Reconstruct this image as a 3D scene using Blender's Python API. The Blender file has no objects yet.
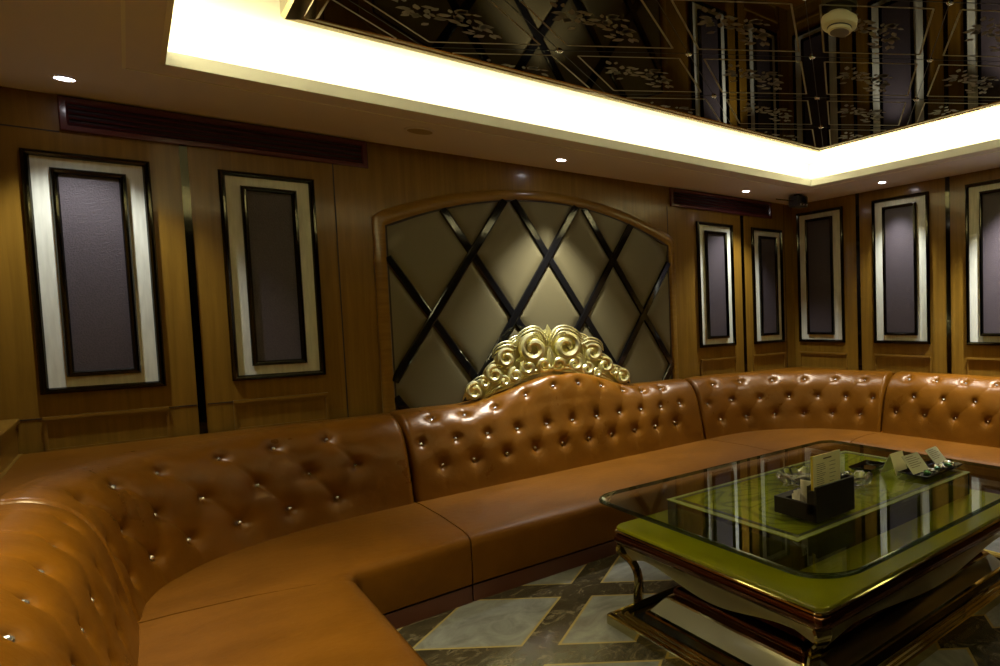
import bpy, math, random
import numpy as np
from mathutils import Matrix, Vector
random.seed(7)
PI = math.pi
S = bpy.context.scene
COL = S.collection
ORG = {}

# ------------------------------------------------------------------ materials
def newmat(name):
    m = bpy.data.materials.new(name); m.use_nodes = True
    nt = m.node_tree; b = nt.nodes['Principled BSDF']
    return m, nt, b
def pm(name, col, rough=.5, metal=0., spec=.5, coat=0., coatr=.1, emit=None, es=0.):
    m, nt, b = newmat(name)
    b.inputs['Base Color'].default_value = (*col, 1)
    b.inputs['Roughness'].default_value = rough
    b.inputs['Metallic'].default_value = metal
    b.inputs['Specular IOR Level'].default_value = spec
    b.inputs['Coat Weight'].default_value = coat
    b.inputs['Coat Roughness'].default_value = coatr
    if emit:
        b.inputs['Emission Color'].default_value = (*emit, 1)
        b.inputs['Emission Strength'].default_value = es
    return m
def nd(nt, t, **kw):
    n = nt.nodes.new(t)
    for k, v in kw.items():
        if k in n.inputs: n.inputs[k].default_value = v
        else: setattr(n, k, v)
    return n
def ramp(nt, stops):
    r = nt.nodes.new('ShaderNodeValToRGB')
    e = r.color_ramp.elements
    while len(e) < len(stops): e.new(.5)
    for i, (p, c) in enumerate(stops):
        e[i].position = p; e[i].color = (*c, 1)
    return r
def wood(name, c0, c1, c2, stretch, rough=.3, coat=.35, coatr=.1):
    m, nt, b = newmat(name)
    g = nd(nt, 'ShaderNodeNewGeometry')
    mp = nd(nt, 'ShaderNodeMapping'); mp.inputs['Scale'].default_value = stretch
    nt.links.new(g.outputs['Position'], mp.inputs['Vector'])
    n1 = nd(nt, 'ShaderNodeTexNoise', Scale=1.0, Detail=7.0, Roughness=.62, Distortion=.6)
    nt.links.new(mp.outputs['Vector'], n1.inputs['Vector'])
    n2 = nd(nt, 'ShaderNodeTexNoise', Scale=1.1, Detail=2.0)
    nt.links.new(g.outputs['Position'], n2.inputs['Vector'])
    ad = nd(nt, 'ShaderNodeMath', operation='MULTIPLY_ADD'); ad.inputs[1].default_value = .35
    nt.links.new(n2.outputs['Fac'], ad.inputs[0]); nt.links.new(n1.outputs['Fac'], ad.inputs[2])
    r = ramp(nt, [(.42, c0), (.66, c1), (.9, c2)])
    nt.links.new(ad.outputs[0], r.inputs[0]); nt.links.new(r.outputs[0], b.inputs['Base Color'])
    b.inputs['Roughness'].default_value = rough
    b.inputs['Coat Weight'].default_value = coat; b.inputs['Coat Roughness'].default_value = coatr
    b.inputs['Specular IOR Level'].default_value = .25
    return m
def leather(name, c0, c1, rough=.33, spec=.55):
    m, nt, b = newmat(name)
    g = nd(nt, 'ShaderNodeNewGeometry')
    n1 = nd(nt, 'ShaderNodeTexNoise', Scale=3.5, Detail=5.0, Roughness=.6)
    nt.links.new(g.outputs['Position'], n1.inputs['Vector'])
    r = ramp(nt, [(.3, c0), (.72, c1)])
    nt.links.new(n1.outputs['Fac'], r.inputs[0]); nt.links.new(r.outputs[0], b.inputs['Base Color'])
    n2 = nd(nt, 'ShaderNodeTexNoise', Scale=22.0, Detail=3.0, Distortion=.4)
    n3 = nd(nt, 'ShaderNodeTexVoronoi', Scale=420.0)
    nt.links.new(g.outputs['Position'], n2.inputs['Vector']); nt.links.new(g.outputs['Position'], n3.inputs['Vector'])
    b1 = nd(nt, 'ShaderNodeBump', Strength=.10, Distance=.02)
    b2 = nd(nt, 'ShaderNodeBump', Strength=.12, Distance=.002)
    nt.links.new(n2.outputs['Fac'], b1.inputs['Height']); nt.links.new(n3.outputs['Distance'], b2.inputs['Height'])
    nt.links.new(b1.outputs['Normal'], b2.inputs['Normal']); nt.links.new(b2.outputs['Normal'], b.inputs['Normal'])
    mr = nd(nt, 'ShaderNodeMapRange'); mr.inputs['To Min'].default_value = rough-.06; mr.inputs['To Max'].default_value = rough+.1
    nt.links.new(n1.outputs['Fac'], mr.inputs[0]); nt.links.new(mr.outputs[0], b.inputs['Roughness'])
    b.inputs['Specular IOR Level'].default_value = spec
    b.inputs['Specular Tint'].default_value = (1, .80, .55, 1)
    return m
def floor_mat():
    m, nt, b = newmat('marble_floor')
    g = nd(nt, 'ShaderNodeNewGeometry')
    sp = nd(nt, 'ShaderNodeSeparateXYZ'); nt.links.new(g.outputs['Position'], sp.inputs[0])
    def math_(op, a, bb=None, c=None):
        n = nd(nt, 'ShaderNodeMath', operation=op)
        for i, v in enumerate((a, bb, c)):
            if v is None: continue
            if isinstance(v, (int, float)): n.inputs[i].default_value = v
            else: nt.links.new(v, n.inputs[i])
        return n.outputs[0]
    s = 1/math.sqrt(2); P = .672
    u = math_('MULTIPLY', math_('ADD', sp.outputs[0], sp.outputs[1]), s)
    v = math_('MULTIPLY', math_('SUBTRACT', sp.outputs[0], sp.outputs[1]), s)
    def fr(q, off): # distance from the tile centre line, 0 .. P/2
        f = math_('FRACT', math_('DIVIDE', math_('ADD', q, 50*P-off), P))
        return math_('MULTIPLY', math_('ABSOLUTE', math_('SUBTRACT', f, .5)), P)
    du = fr(u, -4.345+.245-P/2); dv = fr(v, -1.855+.25-P/2)
    d = math_('MAXIMUM', du, dv)
    # marbles
    n1 = nd(nt, 'ShaderNodeTexNoise', Scale=5.0, Detail=9.0, Roughness=.65, Distortion=1.2)
    n2 = nd(nt, 'ShaderNodeTexNoise', Scale=9.0, Detail=8.0, Roughness=.7, Distortion=2.0)
    nt.links.new(g.outputs['Position'], n1.inputs['Vector']); nt.links.new(g.outputs['Position'], n2.inputs['Vector'])
    light = ramp(nt, [(.3, (.11, .107, .083)), (.55, (.20, .196, .156)), (.75, (.28, .272, .22))])
    nt.links.new(n1.outputs['Fac'], light.inputs[0])
    dark = ramp(nt, [(.36, (.030, .024, .012)), (.56, (.065, .05, .024)), (.63, (.16, .125, .07)), (.68, (.05, .038, .018))])
    nt.links.new(n2.outputs['Fac'], dark.inputs[0])
    f1 = math_('GREATER_THAN', d, .243); f2 = math_('GREATER_THAN', d, .256)
    mx1 = nd(nt, 'ShaderNodeMix', data_type='RGBA'); nt.links.new(f1, mx1.inputs[0]); nt.links.new(light.outputs[0], mx1.inputs[6]); mx1.inputs[7].default_value = (.30, .22, .07, 1)
    mx2 = nd(nt, 'ShaderNodeMix', data_type='RGBA'); nt.links.new(f2, mx2.inputs[0]); nt.links.new(mx1.outputs[2], mx2.inputs[6]); nt.links.new(dark.outputs[0], mx2.inputs[7])
    nt.links.new(mx2.outputs[2], b.inputs['Base Color'])
    b.inputs['Roughness'].default_value = .16
    return m
def fabric_mat():
    m, nt, b = newmat('plum_fabric')
    tc = nd(nt, 'ShaderNodeTexCoord')
    v = nd(nt, 'ShaderNodeTexVoronoi', Scale=150.0); nt.links.new(tc.outputs['Object'], v.inputs['Vector'])
    r = ramp(nt, [(.2, (.045, .035, .037)), (.6, (.064, .050, .053))])
    nt.links.new(v.outputs['Distance'], r.inputs[0]); nt.links.new(r.outputs[0], b.inputs['Base Color'])
    bp = nd(nt, 'ShaderNodeBump', Strength=.4, Distance=.004); nt.links.new(v.outputs['Distance'], bp.inputs['Height']); nt.links.new(bp.outputs[0], b.inputs['Normal'])
    b.inputs['Roughness'].default_value = .5
    return m
def cream_mat():
    m, nt, b = newmat('cream_mount')
    g = nd(nt, 'ShaderNodeNewGeometry')
    mp = nd(nt, 'ShaderNodeMapping'); mp.inputs['Scale'].default_value = (60, 60, 7)
    nt.links.new(g.outputs['Position'], mp.inputs['Vector'])
    n = nd(nt, 'ShaderNodeTexNoise', Scale=1.0, Detail=4.0); nt.links.new(mp.outputs[0], n.inputs['Vector'])
    r = ramp(nt, [(.3, (.60, .60, .46)), (.7, (.74, .74, .585))])
    nt.links.new(n.outputs['Fac'], r.inputs[0]); nt.links.new(r.outputs[0], b.inputs['Base Color'])
    b.inputs['Roughness'].default_value = .55
    return m
def glass_mat(name, tint, ior=1.5, rough=0.):
    m = bpy.data.materials.new(name); m.use_nodes = True; nt = m.node_tree
    nt.nodes.clear()
    o = nd(nt, 'ShaderNodeOutputMaterial'); t = nd(nt, 'ShaderNodeBsdfTransparent'); t.inputs[0].default_value = (*tint, 1)
    gl = nd(nt, 'ShaderNodeBsdfGlossy'); gl.inputs['Roughness'].default_value = rough
    fr = nd(nt, 'ShaderNodeFresnel'); gg = nd(nt, 'ShaderNodeNewGeometry')
    mi = nd(nt, 'ShaderNodeMapRange'); mi.inputs['To Min'].default_value = ior; mi.inputs['To Max'].default_value = 1/ior
    nt.links.new(gg.outputs['Backfacing'], mi.inputs[0]); nt.links.new(mi.outputs[0], fr.inputs[0])
    mx = nd(nt, 'ShaderNodeMixShader')
    nt.links.new(fr.outputs[0], mx.inputs[0]); nt.links.new(t.outputs[0], mx.inputs[1]); nt.links.new(gl.outputs[0], mx.inputs[2]); nt.links.new(mx.outputs[0], o.inputs[0])
    return m
def crystal_mat():
    m, nt, b = newmat('crystal')
    b.inputs['Base Color'].default_value = (.95, .97, .97, 1); b.inputs['Roughness'].default_value = .02
    b.inputs['Transmission Weight'].default_value = .88; b.inputs['IOR'].default_value = 1.7; b.inputs['Roughness'].default_value = .04
    return m
def green_top_mat():
    m, nt, b = newmat('patterned_green_top')
    g = nd(nt, 'ShaderNodeNewGeometry')
    n = nd(nt, 'ShaderNodeTexNoise', Scale=2.0, Detail=.5, Distortion=2.0); nt.links.new(g.outputs['Position'], n.inputs['Vector'])
    w = nd(nt, 'ShaderNodeMath', operation='PINGPONG'); w.inputs[1].default_value = .06
    nt.links.new(n.outputs['Fac'], w.inputs[0])
    r = ramp(nt, [(0.0, (.22, .25, .012)), (.25, (.31, .34, .012)), (.5, (.40, .43, .02))]) 
    mr = nd(nt, 'ShaderNodeMapRange'); mr.inputs['From Max'].default_value = .06
    nt.links.new(w.outputs[0], mr.inputs[0]); nt.links.new(mr.outputs[0], r.inputs[0])
    nt.links.new(r.outputs[0], b.inputs['Base Color']); b.inputs['Roughness'].default_value = .25
    return m

M = {}
M['wood'] = wood('golden_brown_veneer', (0.1597, 0.0822, 0.0078), (0.2054, 0.1077, 0.0119), (0.2556, 0.1370, 0.0164), (34, 34, 1.3), .30, .32, .12)
M['wood_h'] = wood('brown_veneer_moulding', (0.1660, 0.0830, 0.0100), (0.2117, 0.1096, 0.0141), (0.2573, 0.1386, 0.0191), (3, 3, 30), .28, .4, .12)
M['wood_dark'] = pm('dark_groove', (.02, .009, .003), .6)
M['wall_dark'] = pm('unseen_dark_wall', (.03, .02, .008), .3)  # for the unseen front wall, dark to cut light bounced onto the sofa
M['maroon'] = pm('maroon_lacquer', (.10, .026, .030), .16, coat=.5)
M['leather'] = leather('cognac_leather', (0.1232, 0.0422, 0.0015), (0.1892, 0.0669, 0.0026), .28)
M['leather_seat'] = leather('cognac_leather_seat', (0.1126, 0.0387, 0.0013), (0.1584, 0.0563, 0.0023), .42, .22)
M['leather_in_shade'] = pm('leather_shaded_copy', (.07, .028, .012), .4)  # darker copy of the leather, shade put into the colour
M['plinth'] = pm('reddish_sofa_base', (.085, .026, .010), .45)
M['floor'] = floor_mat()
M['ceil'] = pm('ceiling_paint', (.80, .79, .90), .7)
M['cove'] = pm('cove_white_paint', (.92, .90, .80), .8)
M['fascia'] = pm('cove_fascia_paint', (.93, .95, .97), .7)
M['black_chrome'] = pm('black_chrome', (.045, .042, .03), .08, 1.)
M['black_gloss'] = pm('black_gloss', (.006, .0055, .005), .06)
M['pad'] = pm('olive_taupe_fabric', (.128, .104, .044), .40)
M['fabric'] = fabric_mat()
M['cream'] = cream_mat()
M['mirror'] = pm('bronze_mirror', (.085, .066, .034), .02, 1.)
M['mirror_edge'] = pm('bronze_mirror_bevel', (.42, .31, .13), .12, 1.)
M['etch'] = pm('etched_mirror_lines', (.34, .32, .20), .5, .1)
M['etch_soft'] = pm('etched_mirror_flowers', (.20, .18, .115), .55, .1)
M['steel'] = pm('polished_steel', (.75, .74, .7), .15, 1.)
M['gilt'] = pm('gilt', (.93, .87, .45), .38, 1.)
M['gold'] = pm('polished_gold', (.58, .50, .22), .08, 1.)
M['apron_gold'] = pm('satin_gold', (.50, .46, .25), .3, .75)
M['gold_dark'] = pm('dark_red_bronze', (.17, .075, .035), .10, 1.)
M['gold_cream'] = pm('champagne_enamel', (.30, .275, .165), .2, .35)
M['glass'] = glass_mat('table_glass', (.95, .975, .93), 1.30)
M['glass_edge'] = glass_mat('table_glass_edge', (.14, .21, .18), 1.6)
M['lime'] = pm('lime_green_lacquer', (.25, .245, .003), .2)
M['green_top'] = green_top_mat()
M['green_line'] = pm('pale_green_line', (.52, .56, .26), .3)
M['black_line'] = pm('black_line', (.012, .014, .006), .3)
M['box_side'] = pm('smoked_mirror', (.10, .10, .06), .06, 1.)
M['crystal'] = crystal_mat()
M['black_matte'] = pm('black_leatherette', (.008, .007, .006), .5)
M['paper'] = pm('white_tissue', (.85, .84, .78), .8)
M['card'] = pm('cream_card', (.92, .88, .50), .5)
M['card_edge'] = pm('yellow_card', (.90, .76, .08), .5)
M['ink'] = pm('brown_ink', (.16, .13, .05), .7)
M['pale_card'] = pm('pale_green_card', (.62, .62, .38), .4)
M['white_plastic'] = pm('ivory_plastic', (.88, .85, .58), .4)
M['grey_plastic'] = pm('grey_grille', (.25, .23, .17), .5)
M['dark_plastic'] = pm('dark_plastic', (.02, .018, .014), .35)
M['lamp'] = pm('downlight_lens', (1, 1, 1), .3, emit=(1, .96, 1.0), es=30.)
M['lamp_off'] = pm('frosted_lens', (.36, .31, .24), .3)

# ------------------------------------------------------------------ mesh builder
class MB:
    def __init__(s): s.v = []; s.f = []
    def add(s, vs, fs):
        o = len(s.v); s.v += [tuple(map(float, p)) for p in vs]; s.f += [tuple(o+i for i in f) for f in fs]; return s
    def box(s, x0, x1, y0, y1, z0, z1, bev=0.):
        if bev <= 0:
            v = [(x, y, z) for z in (z0, z1) for y in (y0, y1) for x in (x0, x1)]
            return s.add(v, [(0,2,3,1),(4,5,7,6),(0,1,5,4),(1,3,7,5),(3,2,6,7),(2,0,4,6)])
        b = min(bev, (x1-x0)/2.01, (y1-y0)/2.01, (z1-z0)/2.01)
        rings = []
        for z, i in ((z0, b), (z0+b, 0), (z1-b, 0), (z1, b)):
            r = []
            for (cx, sx) , (cy, sy) in (((x0, 1), (y0, 1)), ((x1, -1), (y0, 1)), ((x1, -1), (y1, -1)), ((x0, 1), (y1, -1))):
                pts = [(cx+sx*(b+i*.0+ (0 if i == 0 else 0)), cy+sy*i), (cx+sx*i, cy+sy*(b))]
                if i == 0: pts = [(cx+sx*b, cy), (cx, cy+sy*b)]
                else: pts = [(cx+sx*(b*1.3), cy+sy*b), (cx+sx*b, cy+sy*(b*1.3))]
                r.append(pts)
            (a, b_, c, d) = r
            ring = [a[1], a[0], b_[0], b_[1], c[1], c[0], d[0], d[1]]
            rings.append([(p[0], p[1], z) for p in ring])
        return s.loft(rings, caps=True)
    def loft(s, rings, closed=True, caps=True):
        n = len(rings[0]); o = len(s.v)
        for r in rings: s.v += [tuple(map(float, p)) for p in r]
        for i in range(len(rings)-1):
            for j in range(n if closed else n-1):
                k = (j+1) % n
                s.f.append((o+i*n+j, o+i*n+k, o+(i+1)*n+k, o+(i+1)*n+j))
        if caps:
            s.f.append(tuple(o+j for j in reversed(range(n)))); e = o+(len(rings)-1)*n
            s.f.append(tuple(e+j for j in range(n)))
        return s
    def grid(s, P):  # P[i][j]
        P = np.asarray(P, float); a, b = P.shape[:2]; o = len(s.v)
        s.v += [tuple(p) for p in P.reshape(-1, 3)]
        for i in range(a-1):
            for j in range(b-1):
                q = o+i*b+j; s.f.append((q, q+b, q+b+1, q+1))
        return s
    def prism(s, poly, fn, d0, d1):  # poly 2D, fn(a,b,d)->xyz
        n = len(poly)
        return s.loft([[fn(a, b, d0) for a, b in poly], [fn(a, b, d1) for a, b in poly]])
    def tube(s, path, r, n=8, flat=None):
        path = [Vector(p) for p in path]; N = len(path)
        rs = r if hasattr(r, '__len__') else [r]*N
        rings = []; up = None
        for i, p in enumerate(path):
            t = (path[min(i+1, N-1)]-path[max(i-1, 0)]).normalized()
            if up is None:
                up = Vector((0, 0, 1)) if abs(t.z) < .9 else Vector((0, 1, 0))
                if flat is not None: up = Vector(flat)
            a = t.cross(up)
            if a.length < 1e-6: a = t.orthogonal()
            a.normalize(); bb = a.cross(t).normalized()
            if flat is None: up = bb
            rings.append([p+(a*math.cos(2*PI*k/n)+bb*math.sin(2*PI*k/n))*rs[i] for k in range(n)])
        return s.loft(rings)
    def lathe(s, prof, c, axis='z', n=32, caps=True):
        rings = []
        for r, h in prof:
            if axis == 'z': rings.append([(c[0]+r*math.cos(2*PI*k/n), c[1]+r*math.sin(2*PI*k/n), c[2]+h) for k in range(n)])
            elif axis == 'y': rings.append([(c[0]+r*math.cos(2*PI*k/n), c[1]+h, c[2]+r*math.sin(2*PI*k/n)) for k in range(n)])
        return s.loft(rings, caps=caps)
    def build(s, name, mat, parent=None, smooth=False, angle=40, org=None):
        me = bpy.data.meshes.new(name)
        o = ORG.get(parent.name, Vector((0, 0, 0))) if parent else Vector((0, 0, 0))
        oo = Vector(org) if org is not None else o
        me.from_pydata([tuple(Vector(p)-oo) for p in s.v], [], s.f)
        me.materials.append(M[mat] if isinstance(mat, str) else mat)
        import bmesh
        bm = bmesh.new(); bm.from_mesh(me); bmesh.ops.recalc_face_normals(bm, faces=bm.faces)
        if smooth:
            for f in bm.faces: f.smooth = True
            for e in bm.edges:
                if len(e.link_faces) == 2 and e.calc_face_angle(0) > math.radians(angle): e.smooth = False
        bm.to_mesh(me); bm.free()
        ob = bpy.data.objects.new(name, me); COL.objects.link(ob)
        ob.location = oo-o
        if parent: ob.parent = parent
        ORG[ob.name] = oo.copy()
        return ob
def tag(o, label=None, cat=None, group=None, kind=None):
    if label: o['label'] = label
    if cat: o['category'] = cat
    if group: o['group'] = group
    if kind: o['kind'] = kind
    return o
def thing(name, loc, label, cat, group=None):
    o = bpy.data.objects.new(name, None); COL.objects.link(o); o.location = loc
    o.empty_display_size = .1
    ORG[o.name] = Vector(loc)
    return tag(o, label, cat, group)
def struct(mb, name, mat, label, cat, smooth=False):
    return tag(mb.build(name, mat, smooth=smooth), label, cat, kind='structure')

XL, XR, YB, YF, ZC = -5.75, 0.0, 0.0, -5.66, 2.70
XW = -5.60                      # face of the low wainscot on the left wall

# ------------------------------------------------------------------ room shell
struct(MB().box(XL-.1, XR+.1, YF-.1, YB+.1, -.1, 0), 'floor', 'floor', 'marble floor of pale diamonds in dark bands with gold lines', 'floor')
struct(MB().box(XL-.1, XR+.1, 0, .1, 0, 3.1), 'wall_back', 'wood', 'golden brown veneered wall behind the long sofa', 'wall')
struct(MB().box(0, .1, YF-.1, 0, 0, 3.1), 'wall_right', 'wood', 'golden brown veneered wall on the right side', 'wall')
struct(MB().box(XL-.1, XL, YF-.1, 0, 0, 3.1), 'wall_left', 'wood', 'wood veneered wall on the left side', 'wall')
struct(MB().box(XL, XR, YF-.1, YF, 0, 3.1), 'wall_front', 'wall_dark', 'unseen wall behind the viewer, made dark to cut bounced light', 'wall')
w = MB(); w.box(XL, XW, YF, 0, 0, 1.035); w.box(XL, XW+.012, YF, 0, 1.035, 1.06, .004); w.box(XW, XW+.012, YF, -.02, .86, .885)
struct(w, 'trim_1', 'wood_h', 'low wood wainscot ledge along the left wall', 'wainscot')
# ceiling soffit with rectangular opening, cove above
OX0, OX1, OY0, OY1 = -5.028, -.647, -4.76, -.888
c = MB()
c.box(XL, XR, OY1, 0, ZC, ZC+.045); c.box(XL, XR, YF, OY0, ZC, ZC+.045)
c.box(XL, OX0, OY0, OY1, ZC, ZC+.045); c.box(OX1, XR, OY0, OY1, ZC, ZC+.045)
struct(c, 'ceiling', 'ceil', 'lowered brownish ceiling border around the bright light cove', 'ceiling')
ZV = 3.0
c = MB(); RX0, RX1, RY0, RY1 = OX0-.28, OX1+.28, OY0-.28, OY1+.28
c.box(RX0-.05, RX1+.05, RY0-.05, RY1+.05, ZV, ZV+.05)
c.box(RX0-.05, RX0, RY0, RY1, ZC+.045, ZV); c.box(RX1, RX1+.05, RY0, RY1, ZC+.045, ZV)
c.box(RX0, RX1, RY0-.05, RY0, ZC+.045, ZV); c.box(RX0, RX1, RY1, RY1+.05, ZC+.045, ZV)
struct(c, 'ceiling_cove', 'cove', 'white recess of the lit ceiling cove', 'ceiling')
c = MB(); t = .018; zb, zt = ZC-.004, ZC+.058
c.box(OX0-.002, OX1+.002, OY1-t, OY1, zb, zt); c.box(OX0-.002, OX1+.002, OY0, OY0+t, zb, zt)
c.box(OX0, OX0+t, OY0, OY1, zb, zt); c.box(OX1-t, OX1, OY0, OY1, zb, zt)
struct(c, 'trim_2', 'fascia', 'pale lip around the opening of the ceiling cove', 'trim')
c = MB(); e = .112; e2 = .178; r = .006
for (x0, x1, y0, y1) in ((OX0-e, OX1+e, OY1+e2-r, OY1+e2+r), (OX0-e, OX1+e, OY0-e-r, OY0-e+r), (OX0-e-r, OX0-e+r, OY0-e, OY1+e2), (OX1+e-r, OX1+e+r, OY0-e, OY1+e2)):
    c.box(x0, x1, y0, y1, ZC-.004, ZC+.01)
struct(c, 'trim_3', 'fascia', 'thin pale bead line running around the ceiling border', 'trim')

# wall seams, dark mirror strips, low panel mouldings
g = MB()
g.box(-5.75, -5.378, -.003, 0, 2.510, 2.516); g.box(-4.236, -4.230, -.003, 0, .8, 2.53)
for x0, x1 in ((-5.75, -5.515), (-5.06, -4.945), (-4.90, -4.79)): g.box(x0, x1, -.003, 0, 1.046, 1.052)
g.box(-1.68, -1.675, -.003, 0, .8, 2.52) ; g.box(-.137, -.132, -.003, 0, .8, ZC)
struct(g, 'trim_4', 'wood_dark', 'fine dark seams between the veneer sheets', 'trim')
s = MB()
s.box(-4.942, -4.908, -.006, 0, .75, 2.52); s.box(-.776, -.738, -.006, 0, .75, 2.515)
struct(s, 'trim_5', 'black_chrome', 'narrow dark mirror strips between the panels of the sofa wall', 'trim')
s = MB()
for y in (-.937, -1.985, -3.03): s.box(-.006, 0, y-.022, y+.022, .75, ZC)
struct(s, 'trim_6', 'black_chrome', 'narrow dark mirror strips between the panels of the right wall', 'trim')
def lowmould(b, a0, a1, f):
    def bx(u0, u1, d, z0, z1):
        p, q = f(u0, 0), f(u1, -d)
        b.box(min(p[0], q[0]), max(p[0], q[0]), min(p[1], q[1]), max(p[1], q[1]), z0, z1)
    bx(a0, a1, .020, 1.040, 1.056); bx(a0+.008, a1-.008, .012, 1.022, 1.040)
    bx(a0, a0+.012, .010, .86, 1.04); bx(a1-.012, a1, .010, .86, 1.04)
    bx(a0, a1, .022, .845, .872); bx(a0, a1, .012, .872, .89)
FB = lambda a, d: (a, d)
FR = lambda a, d: (d, -a)
b = MB()
for a0, a1 in ((-5.515, -5.06), (-4.79, -4.335), (-1.345, -.89), (-.65, -.175)): lowmould(b, a0, a1, FB)
struct(b, 'trim_7', 'wood_h', 'low rectangular mouldings under the framed panels of the sofa wall', 'trim')
b = MB()
for a0, a1 in ((.085, .765), (1.13, 1.79), (2.17, 2.83)): lowmould(b, a0, a1, FR)
struct(b, 'trim_8', 'wood_h', 'low rectangular mouldings under the framed panels of the right wall', 'trim')

# ------------------------------------------------------------------ framed wall panels
def rect_frame(b, f, a0, a1, z0, z1, wd, prof):
    """mitred frame; prof = list of (inset 0..1 of width, height above wall)"""
    rings = []
    for t_, h in prof:
        i = t_*wd
        rings.append([f(a0+i, -h)+(z0+i,), f(a1-i, -h)+(z0+i,), f(a1-i, -h)+(z1-i,), f(a0+i, -h)+(z1-i,)])
    b.loft(rings, caps=False)
PROF = [(0, .0), (0, .020), (.18, .029), (.5, .031), (.8, .026), (1, .014), (1, .003)]
def wall_panel(f, a0, a1, z0, z1, label, inset_a=.093, inset_t=.083, inset_b=.083):
    am = (a0+a1)/2; p = f(am, 0)
    t = thing('wall_panel', (p[0], p[1], z0), label, 'wall panel', 'framed fabric wall panels')
    b = MB(); rect_frame(b, f, a0, a1, z0, z1, .030, PROF); b.build('outer_frame', 'black_chrome', t)
    def slab(x0, x1, q0, q1, d0, d1):
        P, Q = f(x0, -d0), f(x1, -d1)
        return MB().box(min(P[0], Q[0]), max(P[0], Q[0]), min(P[1], Q[1]), max(P[1], Q[1]), q0, q1)
    slab(a0+.024, a1-.024, z0+.024, z1-.024, .002, .006).build('mount', 'cream', t)
    i0, i1, j0, j1 = a0+inset_a, a1-inset_a, z0+inset_b, z1-inset_t
    b = MB(); rect_frame(b, f, i0, i1, j0, j1, .028, [(q, h+.010) for q, h in PROF]); b.build('inner_frame', 'black_chrome', t)
    slab(i0+.02, i1-.02, j0+.02, j1-.02, .006, .018).build('fabric_inset', 'fabric', t)
ZP0, ZP1 = 1.172, 2.407
wall_panel(FB, -5.515, -5.062, ZP0, ZP1, 'leftmost framed panel of dark fabric, left of the dark mirror strip')
wall_panel(FB, -4.787, -4.338, ZP0, ZP1, 'framed dark fabric panel between left mirror strip and arched diamond niche')
wall_panel(FB, -1.350, -.895, ZP0, ZP1, 'framed dark fabric panel just right of the arched diamond niche')
wall_panel(FB, -.632, -.186, ZP0, ZP1, 'narrow framed dark panel beside the far corner, on the sofa wall')
wall_panel(FR, .085, .742, 1.168, 2.595, 'framed dark panel beside the far corner, on the right wall', .138)
wall_panel(FR, 1.132, 1.787, 1.168, 2.598, 'framed dark panel with bright white mount under the right wall downlight', .134)
wall_panel(FR, 2.172, 2.827, 1.168, 2.598, 'framed dark panel cut off by the right edge of the photo', .140)

# ------------------------------------------------------------------ arched niche with diamond padding
NX0, NX1, NZ0 = -3.966, -1.695, .78
ACX = (NX0+NX1)/2
def arch_z(x):      # underside of the arch
    return 2.150+.282*(1-((x-ACX)/((NX1-NX0)/2))**2)
niche = thing('arched_niche', (ACX, 0, NZ0), 'arched padded wall niche with black diamond lattice above the sofa', 'wall niche')
N = 40
def arch_path(o):   # o = outward offset
    pts = [(NX0-o, NZ0)]
    for i in range(N+1):
        x = NX0+(NX1-NX0)*i/N
        sx = NX0-o+(NX1-NX0+2*o)*i/N
        pts.append((sx, arch_z(x)+o*(1.05 if 0 < i < N else .75)))
    pts.append((NX1+o, NZ0)); return pts
rings = []
for o, h in ((.072, 0), (.072, .018), (.060, .030), (.020, .034), (.006, .028), (0, .02), (0, .0)):
    rings.append([(x, -h, z) for x, z in arch_path(o)])
MB().loft(rings, closed=False, caps=False).build('arch_frame', 'wood_h', niche, smooth=True)
rings = [[(x, -h, z) for x, z in arch_path(o)] for o, h in ((.001, .004), (.001, .023), (-.010, .023), (-.012, .004))]
MB().loft(rings, closed=False, caps=False).build('painted_shadow_line', 'wood_dark', niche)  # dark strip standing in for the shade inside the arch frame
# lattice geometry : bars run between lattice nodes
ux, uz = .288, .478
cx0, cz0 = -2.845, 1.993        # an upper row crossing
def inside(x, z): return NX0 < x < NX1 and NZ0 < z < arch_z(x)
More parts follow.
